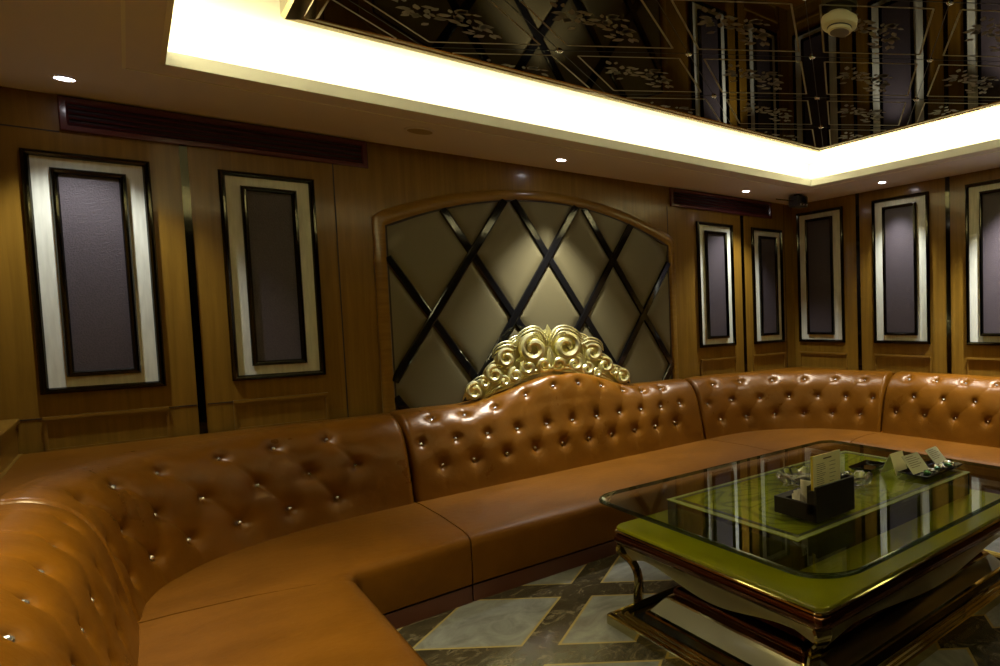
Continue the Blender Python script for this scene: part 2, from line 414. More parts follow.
# padded field: puffed diamonds
nx, nz = 190, 140
P = np.zeros((nx, nz, 3))
for i in range(nx):
    x = NX0+(NX1-NX0)*i/(nx-1); zt_ = arch_z(x)
    for j in range(nz):
        z = NZ0+(zt_-NZ0)*j/(nz-1)
        p_ = (x-cx0)/ux; q_ = (z-cz0)/uz
        a_ = (p_+q_)/2; b_ = (p_-q_)/2
        da = abs(a_-round(a_)); db = abs(b_-round(b_))
        d = min(da, db)
        P[i, j] = (x, -.004-.016*(1-math.exp(-(d/.09)**2)), z)
MB().grid(P).build('padded_field', 'pad', niche, smooth=True, angle=80)
def clip(x0, z0, dx, dz):
    ts = [k/400*3 for k in range(-400, 401)]
    ins = [t_ for t_ in ts if inside(x0+dx*t_, z0+dz*t_)]
    return (min(ins), max(ins)) if ins else None
for sgn in (1, -1):
    for k in range(-8, 9):
        x0 = cx0+2*ux*k
        c_ = clip(x0, cz0, ux*1.0, uz*sgn)
        if not c_ or c_[1]-c_[0] < .12 or (c_[1]-c_[0] < .9 and cz0+uz*sgn*(c_[0]+c_[1])/2 > 1.9 and abs(x0+ux*(c_[0]+c_[1])/2-ACX) > .85): continue
        p0 = Vector((x0+ux*c_[0], 0, cz0+uz*sgn*c_[0])); p1 = Vector((x0+ux*c_[1], 0, cz0+uz*sgn*c_[1]))
        d = (p1-p0).normalized(); n = Vector((-d.z, 0, d.x))*.027
        yy = .030 if sgn == 1 else .0265
        b = MB()
        def rg(p): return [p-n+Vector((0, -.001, 0)), p-n+Vector((0, -yy+.004, 0)), p-n*.72+Vector((0, -yy, 0)), p+n*.72+Vector((0, -yy, 0)), p+n+Vector((0, -yy+.004, 0)), p+n+Vector((0, -.001, 0))]
        b.loft([rg(p0), rg(p1)]); b.build('lattice_bar', 'black_gloss', niche)

# ------------------------------------------------------------------ air vents
def vent(x0, x1, label):
    t = thing('air_vent', ((x0+x1)/2, 0, 2.52), label, 'air vent', 'slatted maroon air vents')
    z0, z1 = 2.520, 2.694
    b = MB(); rect_frame(b, FB, x0, x1, z0, z1, .034, [(0, 0), (0, .022), (.15, .028), (.75, .028), (1, .016), (1, .001)]); b.build('vent_frame', 'maroon', t)
    MB().box(x0+.03, x1-.03, -.003, -.001, z0+.03, z1-.03).build('duct_opening', 'black_matte', t)
    zz = z0+.034; n = 4; hh = (z1-z0-.068)/n
    for k in range(n):
        za = zz+k*hh
        b = MB(); b.loft([[(x0+.033, -.004, za+hh*.60), (x0+.033, -.008, za+hh*.70), (x0+.033, -.027, za+hh*.22), (x0+.033, -.020, za+hh*.06)],
                          [(x1-.033, -.004, za+hh*.60), (x1-.033, -.008, za+hh*.70), (x1-.033, -.027, za+hh*.22), (x1-.033, -.020, za+hh*.06)]])
        b.build('slat', 'maroon', t)
vent(-5.376, -4.042, 'long maroon slatted air vent above the two left panels')
vent(-1.645, -.340, 'maroon slatted air vent above the far corner panels')

# ------------------------------------------------------------------ downlights
def downlight(x, y, label, power=14., size=98, blend=.45):
    lit = spot = True
    t = thing('downlight', (x, y, ZC), label, 'downlight', 'recessed round ceiling downlights' if lit else None)
    MB().lathe([(.046, -.0005), (.046, -.004), (.042, -.006), (.034, -.006), (.0330, -.004), (.0330, -.0005)], (x, y, ZC), n=36, caps=False).build('trim_ring', 'ceil', t, smooth=True)
    MB().lathe([(.0325, -.0005), (.0325, -.004), (.02, -.0065), (.002, -.006)], (x, y, ZC), n=36).build('lens', 'lamp' if lit else 'lamp_off', t, smooth=True)
    spotlight(x, y, power, size, blend)
def spotlight(x, y, power, size=95, blend=1., col=(.93, .95, 1.0)):
    l = bpy.data.lights.new('downlight_beam', 'SPOT'); l.energy = power; l.color = col
    l.spot_size = math.radians(size); l.spot_blend = blend; l.shadow_soft_size = .03
    o = bpy.data.objects.new('downlight_beam', l); COL.objects.link(o); o.location = (x, y, ZC-.02)
downlight(-5.335, -.355, 'lit downlight above the leftmost wall panel', 62, 92, .6)
downlight(-2.868, -.355, 'lit downlight above the arched niche and gilt crest', 350, 74, 1.)
downlight(-.965, -.315, 'lit downlight under the ceiling near the far corner vent', 140, 88, 1.)
downlight(-.275, -1.455, 'lit downlight above the right wall panel with white mount', 125, 88, 1.)
t = thing('ceiling_disc', (-3.864, -.50, ZC), 'flat unlit round disc set in the ceiling left of the crest', 'ceiling fitting')
MB().lathe([(.085, -.0005), (.085, -.006), (.078, -.009), (.070, -.009)], (-3.864, -.50, ZC), n=36, caps=False).build('rim', 'ceil', t, smooth=True)
MB().lathe([(.070, -.0005), (.070, -.007), (.02, -.008)], (-3.864, -.50, ZC), n=36).build('disc', 'lamp_off', t, smooth=True)
for x, y, pw, cl_ in ((-5.33, -2.45, 300, (1, .94, .66)), (-5.37, -4.4, 60, (1, .85, .6)), (-.36, -2.7, 360, (.95, .95, 1.)), (-.30, -4.6, 90, (.95, .95, 1.))): spotlight(x, y, pw, col=cl_)

# ------------------------------------------------------------------ mirrored ceiling panel
MX0, MX1, MY0, MY1, MZ = -4.655, -1.09, -4.10, -1.395, 2.85
mir = thing('ceiling_mirror', ((MX0+MX1)/2, (MY0+MY1)/2, ZV), 'dark bronze mirror panel hung in the ceiling, etched with flowers', 'ceiling mirror')
bw = .115
MB().box(MX0+bw, MX1-bw, MY0+bw, MY1-bw, MZ, MZ+.02).build('mirror_sheet', 'mirror', mir)
b = MB()
rings = []
for i, z in ((0, ZV-.002), (0, MZ+.012), (.012, MZ-.002), (bw*.55, MZ-.006), (bw*.6, MZ-.002), (bw*.92, MZ-.004), (bw, MZ-.001), (bw, MZ+.015)):
    rings.append([(MX0+i, MY0+i, z), (MX1-i, MY0+i, z), (MX1-i, MY1-i, z), (MX0+i, MY1-i, z)])
b.loft(rings, caps=False).build('bevelled_border', 'mirror_edge', mir)
sx0, sy0, ax, ay = -3.126, -2.318, .4955, .4125
X0, X1, Y0, Y1 = MX0+bw+.004, MX1-bw-.004, MY0+bw+.004, MY1-bw-.004
def clipseg(p, q):
    t0, t1 = 0., 1.
    d = (q[0]-p[0], q[1]-p[1])
    for pp, dd, lo, hi in ((p[0], d[0], X0, X1), (p[1], d[1], Y0, Y1)):
        if abs(dd) < 1e-9:
            if pp < lo or pp > hi: return None
            continue
        a, bb = (lo-pp)/dd, (hi-pp)/dd
        if a > bb: a, bb = bb, a
        t0, t1 = max(t0, a), min(t1, bb)
    if t1 <= t0: return None
    return (p[0]+d[0]*t0, p[1]+d[1]*t0), (p[0]+d[0]*t1, p[1]+d[1]*t1)
def strip(b, p, q, wd, z0, z1):
    c_ = clipseg(p, q)
    if not c_: return
    p, q = Vector(c_[0]+(0,)), Vector(c_[1]+(0,))
    if (q-p).length < .01: return
    d = (q-p).normalized(); n = Vector((-d.y, d.x, 0))*wd/2
    b.loft([[(p+n).xy[:]+(z0,), (p-n).xy[:]+(z0,), (p-n).xy[:]+(z1,), (p+n).xy[:]+(z1,)], [(q+n).xy[:]+(z0,), (q-n).xy[:]+(z0,), (q-n).xy[:]+(z1,), (q+n).xy[:]+(z1,)]])
joint = MB(); lines = MB(); flow = MB(); screws = []
nodes = {}
for i in range(-10, 11):
    for j in range(-10, 11):
        x = sx0+ax*(i+j); y = sy0+ay*(j-i)
        if X0+.02 < x < X1-.02 and Y0+.02 < y < Y1-.02: screws.append((x, y))
        A, Bq, Cq, D = (x, y), (x+ax, y-ay), (x+2*ax, y), (x+ax, y+ay)
        cxx, cyy = x+ax, y
        if not (X0-ax < cxx < X1+ax and Y0-ay < cyy < Y1+ay): continue
        strip(joint, A, Bq, .0035, MZ-.0012, MZ-.0002); strip(joint, A, D, .0035, MZ-.0012, MZ-.0002)
        k = .80
        sh = [(cxx+(p[0]-cxx)*k, cyy+(p[1]-cyy)*k) for p in (A, Bq, Cq, D)]
        for q in range(4): strip(lines, sh[q], sh[(q+1) % 4], .0095, MZ-.0012, MZ-.0002)
        rnd = random.Random(3)
        for st in range(5):
            bx_, by_ = cxx-.16+.08*st, cyy+.05*math.sin(st*2.1)
            for lf in range(9):
                an = rnd.uniform(0, 2*PI); rr = rnd.uniform(.012, .075); L = rnd.uniform(.035, .065)
                px, py = bx_+rr*math.cos(an), by_+rr*math.sin(an)
                d = Vector((math.cos(an+.6), math.sin(an+.6), 0)); n = Vector((-d.y, d.x, 0))
                pts = [Vector((px, py, 0))+d*(L*u)+n*(L*.26*w_) for u, w_ in ((0, 0), (.35, 1), (.7, .8), (1, 0), (.7, -.8), (.35, -1))]
                if all(X0 < p.x < X1 and Y0 < p.y < Y1 for p in pts):
                    flow.loft([[(p.x, p.y, MZ-.0011) for p in pts], [(p.x, p.y, MZ-.0002) for p in pts]])
joint.build('tile_joints', 'black_matte', mir); lines.build('etched_lines', 'etch', mir); flow.build('etched_flowers', 'etch_soft', mir)
first = None
for x, y in screws:
    if first is None:
        first = MB().lathe([(.017, -.0002), (.017, -.004), (.012, -.009), (.004, -.011)], (x, y, MZ), n=18).build('cover_screw', 'steel', mir, smooth=True, org=(x, y, MZ)); fo = Vector((x, y, MZ))
    else:
        o = first.copy(); COL.objects.link(o); o.parent = mir; o.location = Vector((x, y, MZ))-ORG[mir.name]
# smoke detector
sx, sy = -2.900, -3.145
sd = thing('smoke_detector', (sx, sy, MZ), 'ivory round smoke detector hanging from the ceiling mirror', 'smoke detector')
MB().lathe([(.052, 0), (.052, -.016), (.060, -.022)], (sx, sy, MZ), n=40).build('mounting_base', 'white_plastic', sd, smooth=True)
MB().lathe([(.060, -.020), (.082, -.022), (.084, -.030), (.080, -.058), (.074, -.062), (.056, -.063)], (sx, sy, MZ), n=40).build('body', 'white_plastic', sd, smooth=True)
MB().lathe([(.057, -.060), (.057, -.067)], (sx, sy, MZ), n=40).build('vent_slot', 'dark_plastic', sd)
MB().lathe([(.052, -.064), (.056, -.069), (.054, -.080), (.046, -.083)], (sx, sy, MZ), n=40).build('cap', 'white_plastic', sd, smooth=True)
MB().lathe([(.044, -.080), (.044, -.0845), (.02, -.085)], (sx, sy, MZ), n=40).build('grille', 'grey_plastic', sd)

# small dark box in the far corner
cb = thing('corner_speaker', (-.42, -.50, ZC), 'small dark boxy device hanging under the ceiling in the far corner', 'speaker')
b = MB().box(-.495, -.345, -.575, -.425, 2.572, 2.684, .012); b.build('housing', 'dark_plastic', cb)
MB().box(-.45, -.39, -.53, -.47, 2.682, 2.6995).build('ceiling_bracket', 'black_chrome', cb)
MB().lathe([(.036, 0), (.036, -.007), (.026, -.009)], (-.42, -.574, 2.640), axis='y', n=24).build('front_cone', 'black_gloss', cb, smooth=True)
for k in range(3): MB().lathe([(.010, 0), (.010, -.007), (.004, -.010)], (-.465+.045*k, -.574, 2.588), axis='y', n=12).build('knob', 'steel', cb, smooth=True)
MB().tube([(-.495, -.50, 2.63), (-.56, -.48, 2.632), (-.66, -.42, 2.640)], .006).build('cable', 'dark_plastic', cb)

# ------------------------------------------------------------------ sofa
def catmull(pts, n):
    pts = [np.array(p, float) for p in pts]
    ext = [2*pts[0]-pts[1]]+pts+[2*pts[-1]-pts[-2]]
    out = []
    for i in range(1, len(ext)-2):
        p0, p1, p2, p3 = ext[i-1:i+3]
        for k in range(24):
            t = k/24
            out.append(.5*((2*p1)+(-p0+p2)*t+(2*p0-5*p1+4*p2-p3)*t*t+(-p0+3*p1-3*p2+p3)*t**3))
    out.append(pts[-1]); out = np.array(out)
    L = np.r_[0, np.cumsum(np.linalg.norm(np.diff(out, axis=0), axis=1))]
    s = np.linspace(0, L[-1], n)
    return np.stack([np.interp(s, L, out[:, k]) for k in range(out.shape[1])], 1), L[-1]
# backrest profile: (offset from crease towards the wall, height)
PRF, PLEN = catmull([(-.012, .31), (.0, .36), (.022, .47), (.045, .58), (.075, .70), (.115, .79), (.17, .855), (.24, .893), (.31, .90)], 120)
def sofa_back(parent, path_pts, rows, backoff, hump=None, res=.010, depth=.024, n_t=110, cr=(.25, .1)):
    n_s = max(30, int(sum(math.dist(path_pts[i], path_pts[i+1]) for i in range(len(path_pts)-1))/res))
    path, L = catmull(path_pts, n_s)
    tg = np.gradient(path, axis=0); tg /= np.linalg.norm(tg, axis=1)[:, None]
    nrm = np.stack([-tg[:, 1], tg[:, 0]], 1)        # left of travel = towards the wall for our direction
    prf, _ = catmull([tuple(p) for p in PRF[::10]]+[tuple(PRF[-1])], n_t)
    tl = np.r_[0, np.cumsum(np.linalg.norm(np.diff(prf, axis=0), axis=1))]
    pt = np.gradient(prf, axis=0); pt /= np.linalg.norm(pt, axis=1)[:, None]
    pn = np.stack([-pt[:, 1], pt[:, 0]], 1)         # (off,z) outward normal (towards the sitter / up)
    s = np.linspace(0, L, n_s)
    SS, TT = np.meshgrid(s, tl, indexing='ij')
    def t_of_z(z): return np.interp(z, prf[:, 1], tl)
    btn = [[(sv, t_of_z(z)) for sv in svals] for z, svals in rows]
    disp = np.zeros_like(SS)
    dm = np.full_like(SS, 9.)
    for row in btn:
        for (a, b_) in row: dm = np.minimum(dm, np.hypot(SS-a, TT-b_))
    disp -= depth*np.exp(-(dm/.026)**1.5)
    disp -= depth*.4*np.exp(-(dm/.06)**2)
    def seg(a, b_):
        d = np.array([b_[0]-a[0], b_[1]-a[1]]); l2 = d@d
        u = np.clip(((SS-a[0])*d[0]+(TT-a[1])*d[1])/l2, 0, 1)
        return np.hypot(SS-a[0]-u*d[0], TT-a[1]-u*d[1])
    gm = np.full_like(SS, 9.); gw = np.full_like(SS, 9.)
    for r0, r1 in zip(btn[:-1], btn[1:]):
        for a in r0:
            for q in r1:
                if abs(a[0]-q[0]) < .19:
                    sd_ = seg(a, q)
                    if q[0] > a[0]: gm = np.minimum(gm, sd_)
                    else: gw = np.minimum(gw, sd_)
    disp -= cr[0]*(.008*np.exp(-(gm/.010)**2)+.003*np.exp(-(gm/.035)**2))
    disp -= cr[1]*(.008*np.exp(-(gw/.012)**2)+.003*np.exp(-(gw/.04)**2))
    # pleats from the top row over the roll
    if btn:
        for (a, b_) in btn[-1]:
            u = np.clip((TT-b_)/.25, 0, 1)
            disp -= .004*np.exp(-((SS-a)/.012)**2)*(TT > b_)*(1-u)
        for (a, b_) in btn[0]:
            u = np.clip((b_-TT)/.2, 0, 1)
            disp -= .004*np.exp(-((SS-a)/.012)**2)*(TT < b_)*(1-u)
    # rounded section ends
    ed = np.minimum(SS, L-SS)
    disp -= .024*np.clip(1-ed/.03, 0, 1)**2
    disp += .006*np.sin(SS*9.1+TT*4)*np.sin(TT*7+SS*2)*.5
    def point(si, ti, dd):
        return None
    off = prf[None, :, 0]-disp*np.abs(pn[None, :, 0])*np.sign(-pn[None, :, 0])*-1*-1
    off = prf[None, :, 0]+disp*pn[None, :, 0]
    zz = prf[None, :, 1]+disp*pn[None, :, 1]
    hz = np.zeros(n_s)
    if hump: hz = np.array([hump(p) for p in path])
    w_ = np.clip((prf[:, 1]-.70)/.20, 0, 1); w_ = w_*w_*(3-2*w_)
    zz = zz+hz[:, None]*w_[None, :]
    off = off+(-.55*hz[:, None]*np.clip((prf[:, 0]-.12)/.19, 0, 1)[None, :])
    P = np.zeros((n_s, n_t+4, 3))
    P[:, :n_t, 0] = path[:, None, 0]+nrm[:, None, 0]*off
    P[:, :n_t, 1] = path[:, None, 1]+nrm[:, None, 1]*off
    P[:, :n_t, 2] = zz
    bo = np.array([backoff(p) if callable(backoff) else backoff for p in path])
    last = P[:, n_t-1].copy()
    if hump: bo_top = np.where(hz > .02, np.minimum(bo, off[:, -1]+.10), bo)
    else: bo_top = bo
    for k, (o_, z_) in enumerate(((None, 0), (bo_top, -.004), (bo_top, -.03), (bo_top, None))):
        if o_ is None:
            o2 = off[:, -1]+(bo_top-off[:, -1])*.5; z2 = zz[:, -1]+.002
        else:
            o2 = o_; z2 = zz[:, -1]+z_ if z_ is not None else np.full(n_s, .30)
        P[:, n_t+k, 0] = path[:, 0]+nrm[:, 0]*o2; P[:, n_t+k, 1] = path[:, 1]+nrm[:, 1]*o2; P[:, n_t+k, 2] = z2
    b = MB().grid(P)
    m_ = n_t+4
    b.f.append(tuple(range(m_))); b.f.append(tuple(reversed([(n_s-1)*m_+k for k in range(m_)])))
    back = b.build('backrest', 'leather', parent, smooth=True, angle=60)
    # crystal studs
    first = None
    from bisect import bisect
    for row in btn:
        for (a, b_) in row:
            i = min(n_s-1, int(round(a/L*(n_s-1)))); j = min(n_t-1, int(np.searchsorted(tl, b_)))
            p = Vector(P[i, j]); nv = Vector((nrm[i, 0]*pn[j, 0], nrm[i, 1]*pn[j, 0], pn[j, 1])).normalized()
            if first is None:
                mb = MB().lathe([(.006, -.004), (.0120, 0.), (.0128, .004), (.007, .010), (.002, .011)], (0, 0, 0), n=10)
                first = mb.build('crystal_stud', 'stud', None); o = first
            else:
                o = first.copy(); COL.objects.link(o)
            o.parent = back; o.location = p+nv*.006-ORG[back.name]
            o.rotation_euler = nv.to_track_quat('Z', 'Y').to_euler()
    return back, path, nrm, L
M['stud'] = pm('crystal_stud', (.93, .91, .89), .16, .9)

def sofa_seat(parent, crease_pts, front_pts, z=.355, n=40, plinth_in=.012):
    cr, _ = catmull(crease_pts, n); fr, _ = catmull(front_pts, n)
    rows = []
    for i in range(n):
        c_, f_ = Vector(cr[i].tolist()+[0]), Vector(fr[i].tolist()+[0])
        d = (f_-c_).normalized()
        prof = [(-.06, z-.06), (-.06, z-.006), (.02, z-.002), (.10, z+.004)]
        W_ = (f_-c_).length
        prof += [(W_*.5, z+.012), (W_-.12, z+.006), (W_-.05, z-.002), (W_-.02, z-.012), (W_-.004, z-.032), (W_, z-.06), (W_+.002, z-.16), (W_-.006, .10), (W_-.03, .088), (-.06, .088)]
        sec = [c_+d*a+Vector((0, 0, h)) for a, h in prof]
        rows.append(sec)
    # soften the two section ends
    for e, nb in ((0, 1), (n-1, n-2)):
        ctr = [(a+b_)/2 for a, b_ in zip(rows[e], rows[nb])]
    o = MB().loft(rows, closed=True, caps=True).build('seat', 'leather_seat', parent, smooth=True, angle=50)
    rows = []
    for i in range(n):
        c_, f_ = Vector(cr[i].tolist()+[0]), Vector(fr[i].tolist()+[0]); d = (f_-c_).normalized(); W_ = (f_-c_).length
        rows.append([c_+d*a+Vector((0, 0, h)) for a, h in ((.05, 0.), (W_-plinth_in, 0.), (W_-plinth_in, .088), (.05, .088))])
    MB().loft(rows, closed=True, caps=True).build('base_plinth', 'plinth', parent)
    return o
GAP = .004
YE = -3.06
# --- left straight section (runs along the left wall)
lab = ['tufted cognac leather sofa section along the left wall, nearest the viewer',
       'curved tufted cognac leather sofa section in the left corner',
       'long tufted cognac leather sofa section with gilt crest under the arch',
       'curved tufted cognac leather sofa section in the far corner',
       'tufted cognac leather sofa section along the right wall']
SG = 'sections of the wraparound leather sofa'
t = thing('sofa_section', (-5.1, -2.1, 0), lab[0], 'sofa', SG)
p0 = [(-5.262, YE), (-5.245, -2.3), (-5.232, -1.9), (-5.226, -1.475-GAP)]
sofa_back(t, p0, [(.50, [.25, .53, .81, 1.09, 1.42]), (.66, [.39, .67, .95, 1.25]), (.825, [.25, .53, .81, 1.09, 1.42])], .335, depth=.018)
sofa_seat(t, [(-5.262, -3.1), (-5.226, -1.475-GAP*2)], [(-4.548, -3.1), (-4.548, -1.625-GAP)])
pp, _ = catmull([tuple(p) for p in PRF[::10]]+[tuple(PRF[-1])], 40)
b = MB(); poly = [(-5.262-a, z) for a, z in pp]+[(-5.595, .895), (-5.595, .30)]
b.prism(poly, lambda a, bb, d: (a, d, bb), YE-.03, YE-.002); b.build('end_panel', 'leather_in_shade', t)  # end face turned from the light, its shade painted by darker leather
for k, dy in enumerate((-.034, -.018)):
    MB().tube([(-5.262-a+.004, YE+dy, z+.003) for a, z in pp], .006, 6).build('end_piping', 'leather', t)
# --- left curve
t = thing('sofa_section', (-4.9, -.9, 0), lab[1], 'sofa', SG)
LC = [(-5.226, -1.475+GAP), (-5.20, -1.22), (-5.115, -1.0), (-4.935, -.765), (-4.62, -.60), (-4.36, -.545), (-4.0-GAP, -.505)]
r1 = [.10, .36, .60, .83, 1.06, 1.29, 1.52]
back, pth, nr, L_ = sofa_back(t, LC, [(.475, [.22, .46, .69, .92, 1.15, 1.37]), (.645, [.10, .34, .57, .80, 1.03, 1.26, 1.49]), (.825, [.22, .46, .69, .92, 1.15, 1.37])], .33, cr=(.15, .85))
sofa_seat(t, LC, [(-4.585, -1.615), (-4.56, -1.60), (-4.545, -1.575), (-4.53, -1.54), (-4.50, -1.515), (-4.40, -1.50), (-4.2, -1.485), (-4.012-GAP, -1.472)], n=70)
# flat leather shelf filling the corner behind the curve
edge = [(pth[i, 0]+nr[i, 0]*.31, pth[i, 1]+nr[i, 1]*.31) for i in range(0, len(pth), 6)]+[(pth[-1, 0]+nr[-1, 0]*.31, pth[-1, 1]+nr[-1, 1]*.31)]
poly = [(XW+.012, -1.47)]+edge+[(-4.0-GAP, -.042), (XW+.012, -.042)]
b = MB(); n_ = len(poly)
MB().prism(poly, lambda a, bb, d: (a, bb, d), .80, .884).build('corner_shelf', 'leather', t)
# --- middle with hump
t = thing('sofa_section', (-2.85, -.7, 0), lab[2], 'sofa', SG)
HX = -2.86
def hump(p):
    u = abs(p[0]-HX)/.72
    if u >= 1: return 0.
    h = .5+.5*math.cos(PI*u)
    return .165*h**.85-.014*math.exp(-((p[0]-HX)/.06)**2)
MC = [(-4.0+GAP, -.503), (-3.2, -.465), (-2.4, -.425), (-1.605-GAP, -.389)]
def sx_(xs): return [(x+4.0)*1.0012 for x in xs]
backm, pthm, nrm_m, Lm = sofa_back(t, MC, [(.548, sx_([-3.821+.0, -3.615, -3.40, -3.185, -2.97, -2.755, -2.545, -2.33, -2.12, -1.905])),
    (.708, sx_([-3.925, -3.715, -3.508, -3.295, -3.075, -2.865, -2.655, -2.44, -2.232, -2.03, -1.82])),
    (.86, sx_([-3.83, -3.62, -3.405, -3.185, -2.97, -2.765, -2.555, -2.35, -2.155, -1.96]))], lambda p: -p[1]-.042, hump)
sofa_seat(t, MC, [(-4.012+GAP, -1.471), (-3.2, -1.452), (-2.4, -1.43), (-1.605-GAP, -1.42)])
# crest
def spiral(cx, cz, r0, a0, turns, r1=.2, n=44, dirn=1):
    pts = []
    for k in range(n+1):
        u = k/n; rr = r0*(1-u*(1-r1)); a = a0+dirn*2*PI*turns*u
        pts.append((cx+rr*math.cos(a), cz+rr*math.sin(a)))
    return pts
CY, CZ0 = -.135, .945
def W3(u, w, y): return (HX-.085+u*(1.07 if u > 0 else .95), y, CZ0+w)
crest = None
outl = [(-.66, -.02), (-.655, .04), (-.60, .10), (-.53, .13), (-.46, .20), (-.43, .29), (-.36, .345), (-.27, .37), (-.22, .43), (-.12, .455), (-.05, .475), (0, .488)]
outl = outl+[(-a, z) for a, z in reversed(outl[:-1])]
b = MB(); poly = [(a*.96, z*.955) for a, z in outl]
b.prism(poly, lambda a, bb, d: W3(a, bb, d), CY+.02, CY-.005)
crest = b.build('gilt_crest', 'gilt', t)
crest['label'] = 'carved gilt rococo crest of scrolls and leaves on top of the backrest'
def scroll(u, w, r0, a0, turns, rad, y=CY-.02, dirn=1, r1=.2):
    for sg in (1, -1):
        sp = spiral(u*sg, w, r0, a0 if sg == 1 else PI-a0, turns, r1, dirn=dirn*sg)
        N_ = len(sp)
        MB().tube([W3(p[0], p[1], y-.012*math.sin(PI*min(1, k/N_*1.2))) for k, p in enumerate(sp)], [rad*(.55+.6*math.sin(PI*(.15+.8*k/N_))) for k in range(N_)], 8).build('scroll', 'gilt', crest, smooth=True)
def leafblade(pts, wd, y=CY-.018, both=True, ribs=3):
    """carved leaf: several tapering strands side by side along a curve"""
    for sg in ((1, -1) if both else (1,)):
        b = MB(); c_, _ = catmull(pts, 22)
        tg = np.gradient(c_, axis=0); tg /= np.linalg.norm(tg, axis=1)[:, None]
        for k in range(ribs):
            f = (k-(ribs-1)/2)/max(1, ribs-1)*2 if ribs > 1 else 0
            path = []; rad = []
            for i in range(22):
                u = i/21; env = math.sin(PI*min(1, .12+.88*u))**.7*(1-.55*u)
                px = c_[i, 0]-tg[i, 1]*wd*f*env; pz = c_[i, 1]+tg[i, 0]*wd*f*env
                path.append(W3(px*sg, pz, y-.02*env*(1-.4*abs(f)))); rad.append(max(.002, wd*.62*env/ribs*1.6))
            b.tube(path, rad, 7)
        b.build('acanthus_leaf', 'gilt', crest, smooth=True)
scroll(.130, .325, .104, PI*.5, 1.35, .026, CY-.030, -1, .26)
scroll(.345, .262, .072, PI*.75, 1.4, .020, CY-.024, -1)
scroll(.440, .150, .064, PI*.6, 1.4, .019, CY-.030, -1)
scroll(.590, .040, .062, PI*.6, 1.4, .018, CY-.030, -1)
scroll(.060, .195, .052, PI*1.2, 1.4, .016, CY-.048, 1)
scroll(.185, .185, .056, PI*.4, 1.4, .017, CY-.044, -1)
scroll(.285, .135, .050, PI*.5, 1.4, .016, CY-.044, -1)
scroll(.520, .098, .042, PI*.4, 1.3, .014, CY-.034, 1)
scroll(.370, .095, .036, PI*.4, 1.3, .012, CY-.046, 1)
leafblade([(.02, .39), (.10, .455), (.20, .430), (.265, .36), (.28, .28)], .044, CY-.020, ribs=4)
leafblade([(.225, .41), (.29, .36), (.30, .26), (.255, .18)], .046, CY-.012, ribs=5)
leafblade([(.26, .34), (.33, .36), (.41, .335), (.445, .27)], .032, ribs=3)
leafblade([(.31, .20), (.40, .225), (.48, .19), (.53, .13)], .034, ribs=3)
leafblade([(.40, .11), (.50, .120), (.58, .095), (.64, .035), (.672, -.02)], .036, ribs=4)
leafblade([(.09, .22), (.17, .26), (.25, .235), (.28, .18)], .03, CY-.034, ribs=3)
leafblade([(.05, .155), (.16, .150), (.27, .105), (.36, .06)], .034, CY-.040, ribs=3)
leafblade([(.30, .075), (.40, .060), (.48, .02), (.54, -.02)], .034, CY-.036, ribs=3)
leafblade([(0, .34), (.0, .40), (.0, .455), (.0, .505)], .040, CY-.028, both=False, ribs=4)
leafblade([(.015, .36), (.045, .42), (.075, .460), (.115, .480)], .026, CY-.028, ribs=3)
leafblade([(0, .17), (0, .22), (0, .27), (0, .33)], .034, CY-.05, both=False, ribs=3)
MB().lathe([(.034, 0), (.036, -.014), (.022, -.030), (.004, -.036)], W3(0, .165, CY-.036), axis='y', n=20).build('rosette', 'gilt', crest, smooth=True)
# --- right curve
t = thing('sofa_section', (-.95, -.9, 0), lab[3], 'sofa', SG)
RC = [(-1.605+GAP, -.389), (-1.35, -.385), (-1.08, -.43), (-.80, -.60), (-.58, -.86), (-.45, -1.17), (-.395, -1.465+GAP)]
def rowfit(n, a, b_): return [a+(b_-a)*k/(n-1) for k in range(n)]
back, pthr, nrr, Lr = sofa_back(t, RC, [(.50, rowfit(6, .22, 1.60)), (.665, rowfit(7, .10, 1.72)), (.835, rowfit(6, .22, 1.60))], .33)
sofa_seat(t, RC, [(-1.605, -1.42), (-1.4, -1.42), (-1.15, -1.42), (-1.0, -1.43), (-.95, -1.45), (-.925, -1.475), (-.91, -1.49), (-.90, -1.50)], n=60)
edge = [(pthr[i, 0]+nrr[i, 0]*.31, pthr[i, 1]+nrr[i, 1]*.31) for i in range(0, len(pthr), 6)]+[(pthr[-1, 0]+nrr[-1, 0]*.31, pthr[-1, 1]+nrr[-1, 1]*.31)]
poly = [(-1.605, -.035)]+edge+[(-.035, -1.46), (-.035, -.035)]
MB().prism(poly, lambda a, bb, d: (a, bb, d), .80, .884).build('corner_shelf', 'leather', t)
# --- right straight
t = thing('sofa_section', (-.6, -2.6, 0), lab[4], 'sofa', SG)
RS = [(-.393, -1.465-GAP), (-.378, -2.0), (-.366, -2.7), (-.36, -3.6)]
sofa_back(t, RS, [(.55, [.14+.305*k for k in range(7)]), (.70, [.31+.305*k for k in range(6)]), (.862, [.20+.29*k for k in range(7)])], lambda p: -p[0]-.03)
sofa_seat(t, RS, [(-.90, -1.505-GAP), (-.90, -2.2), (-.90, -3.0), (-.90, -3.6)])

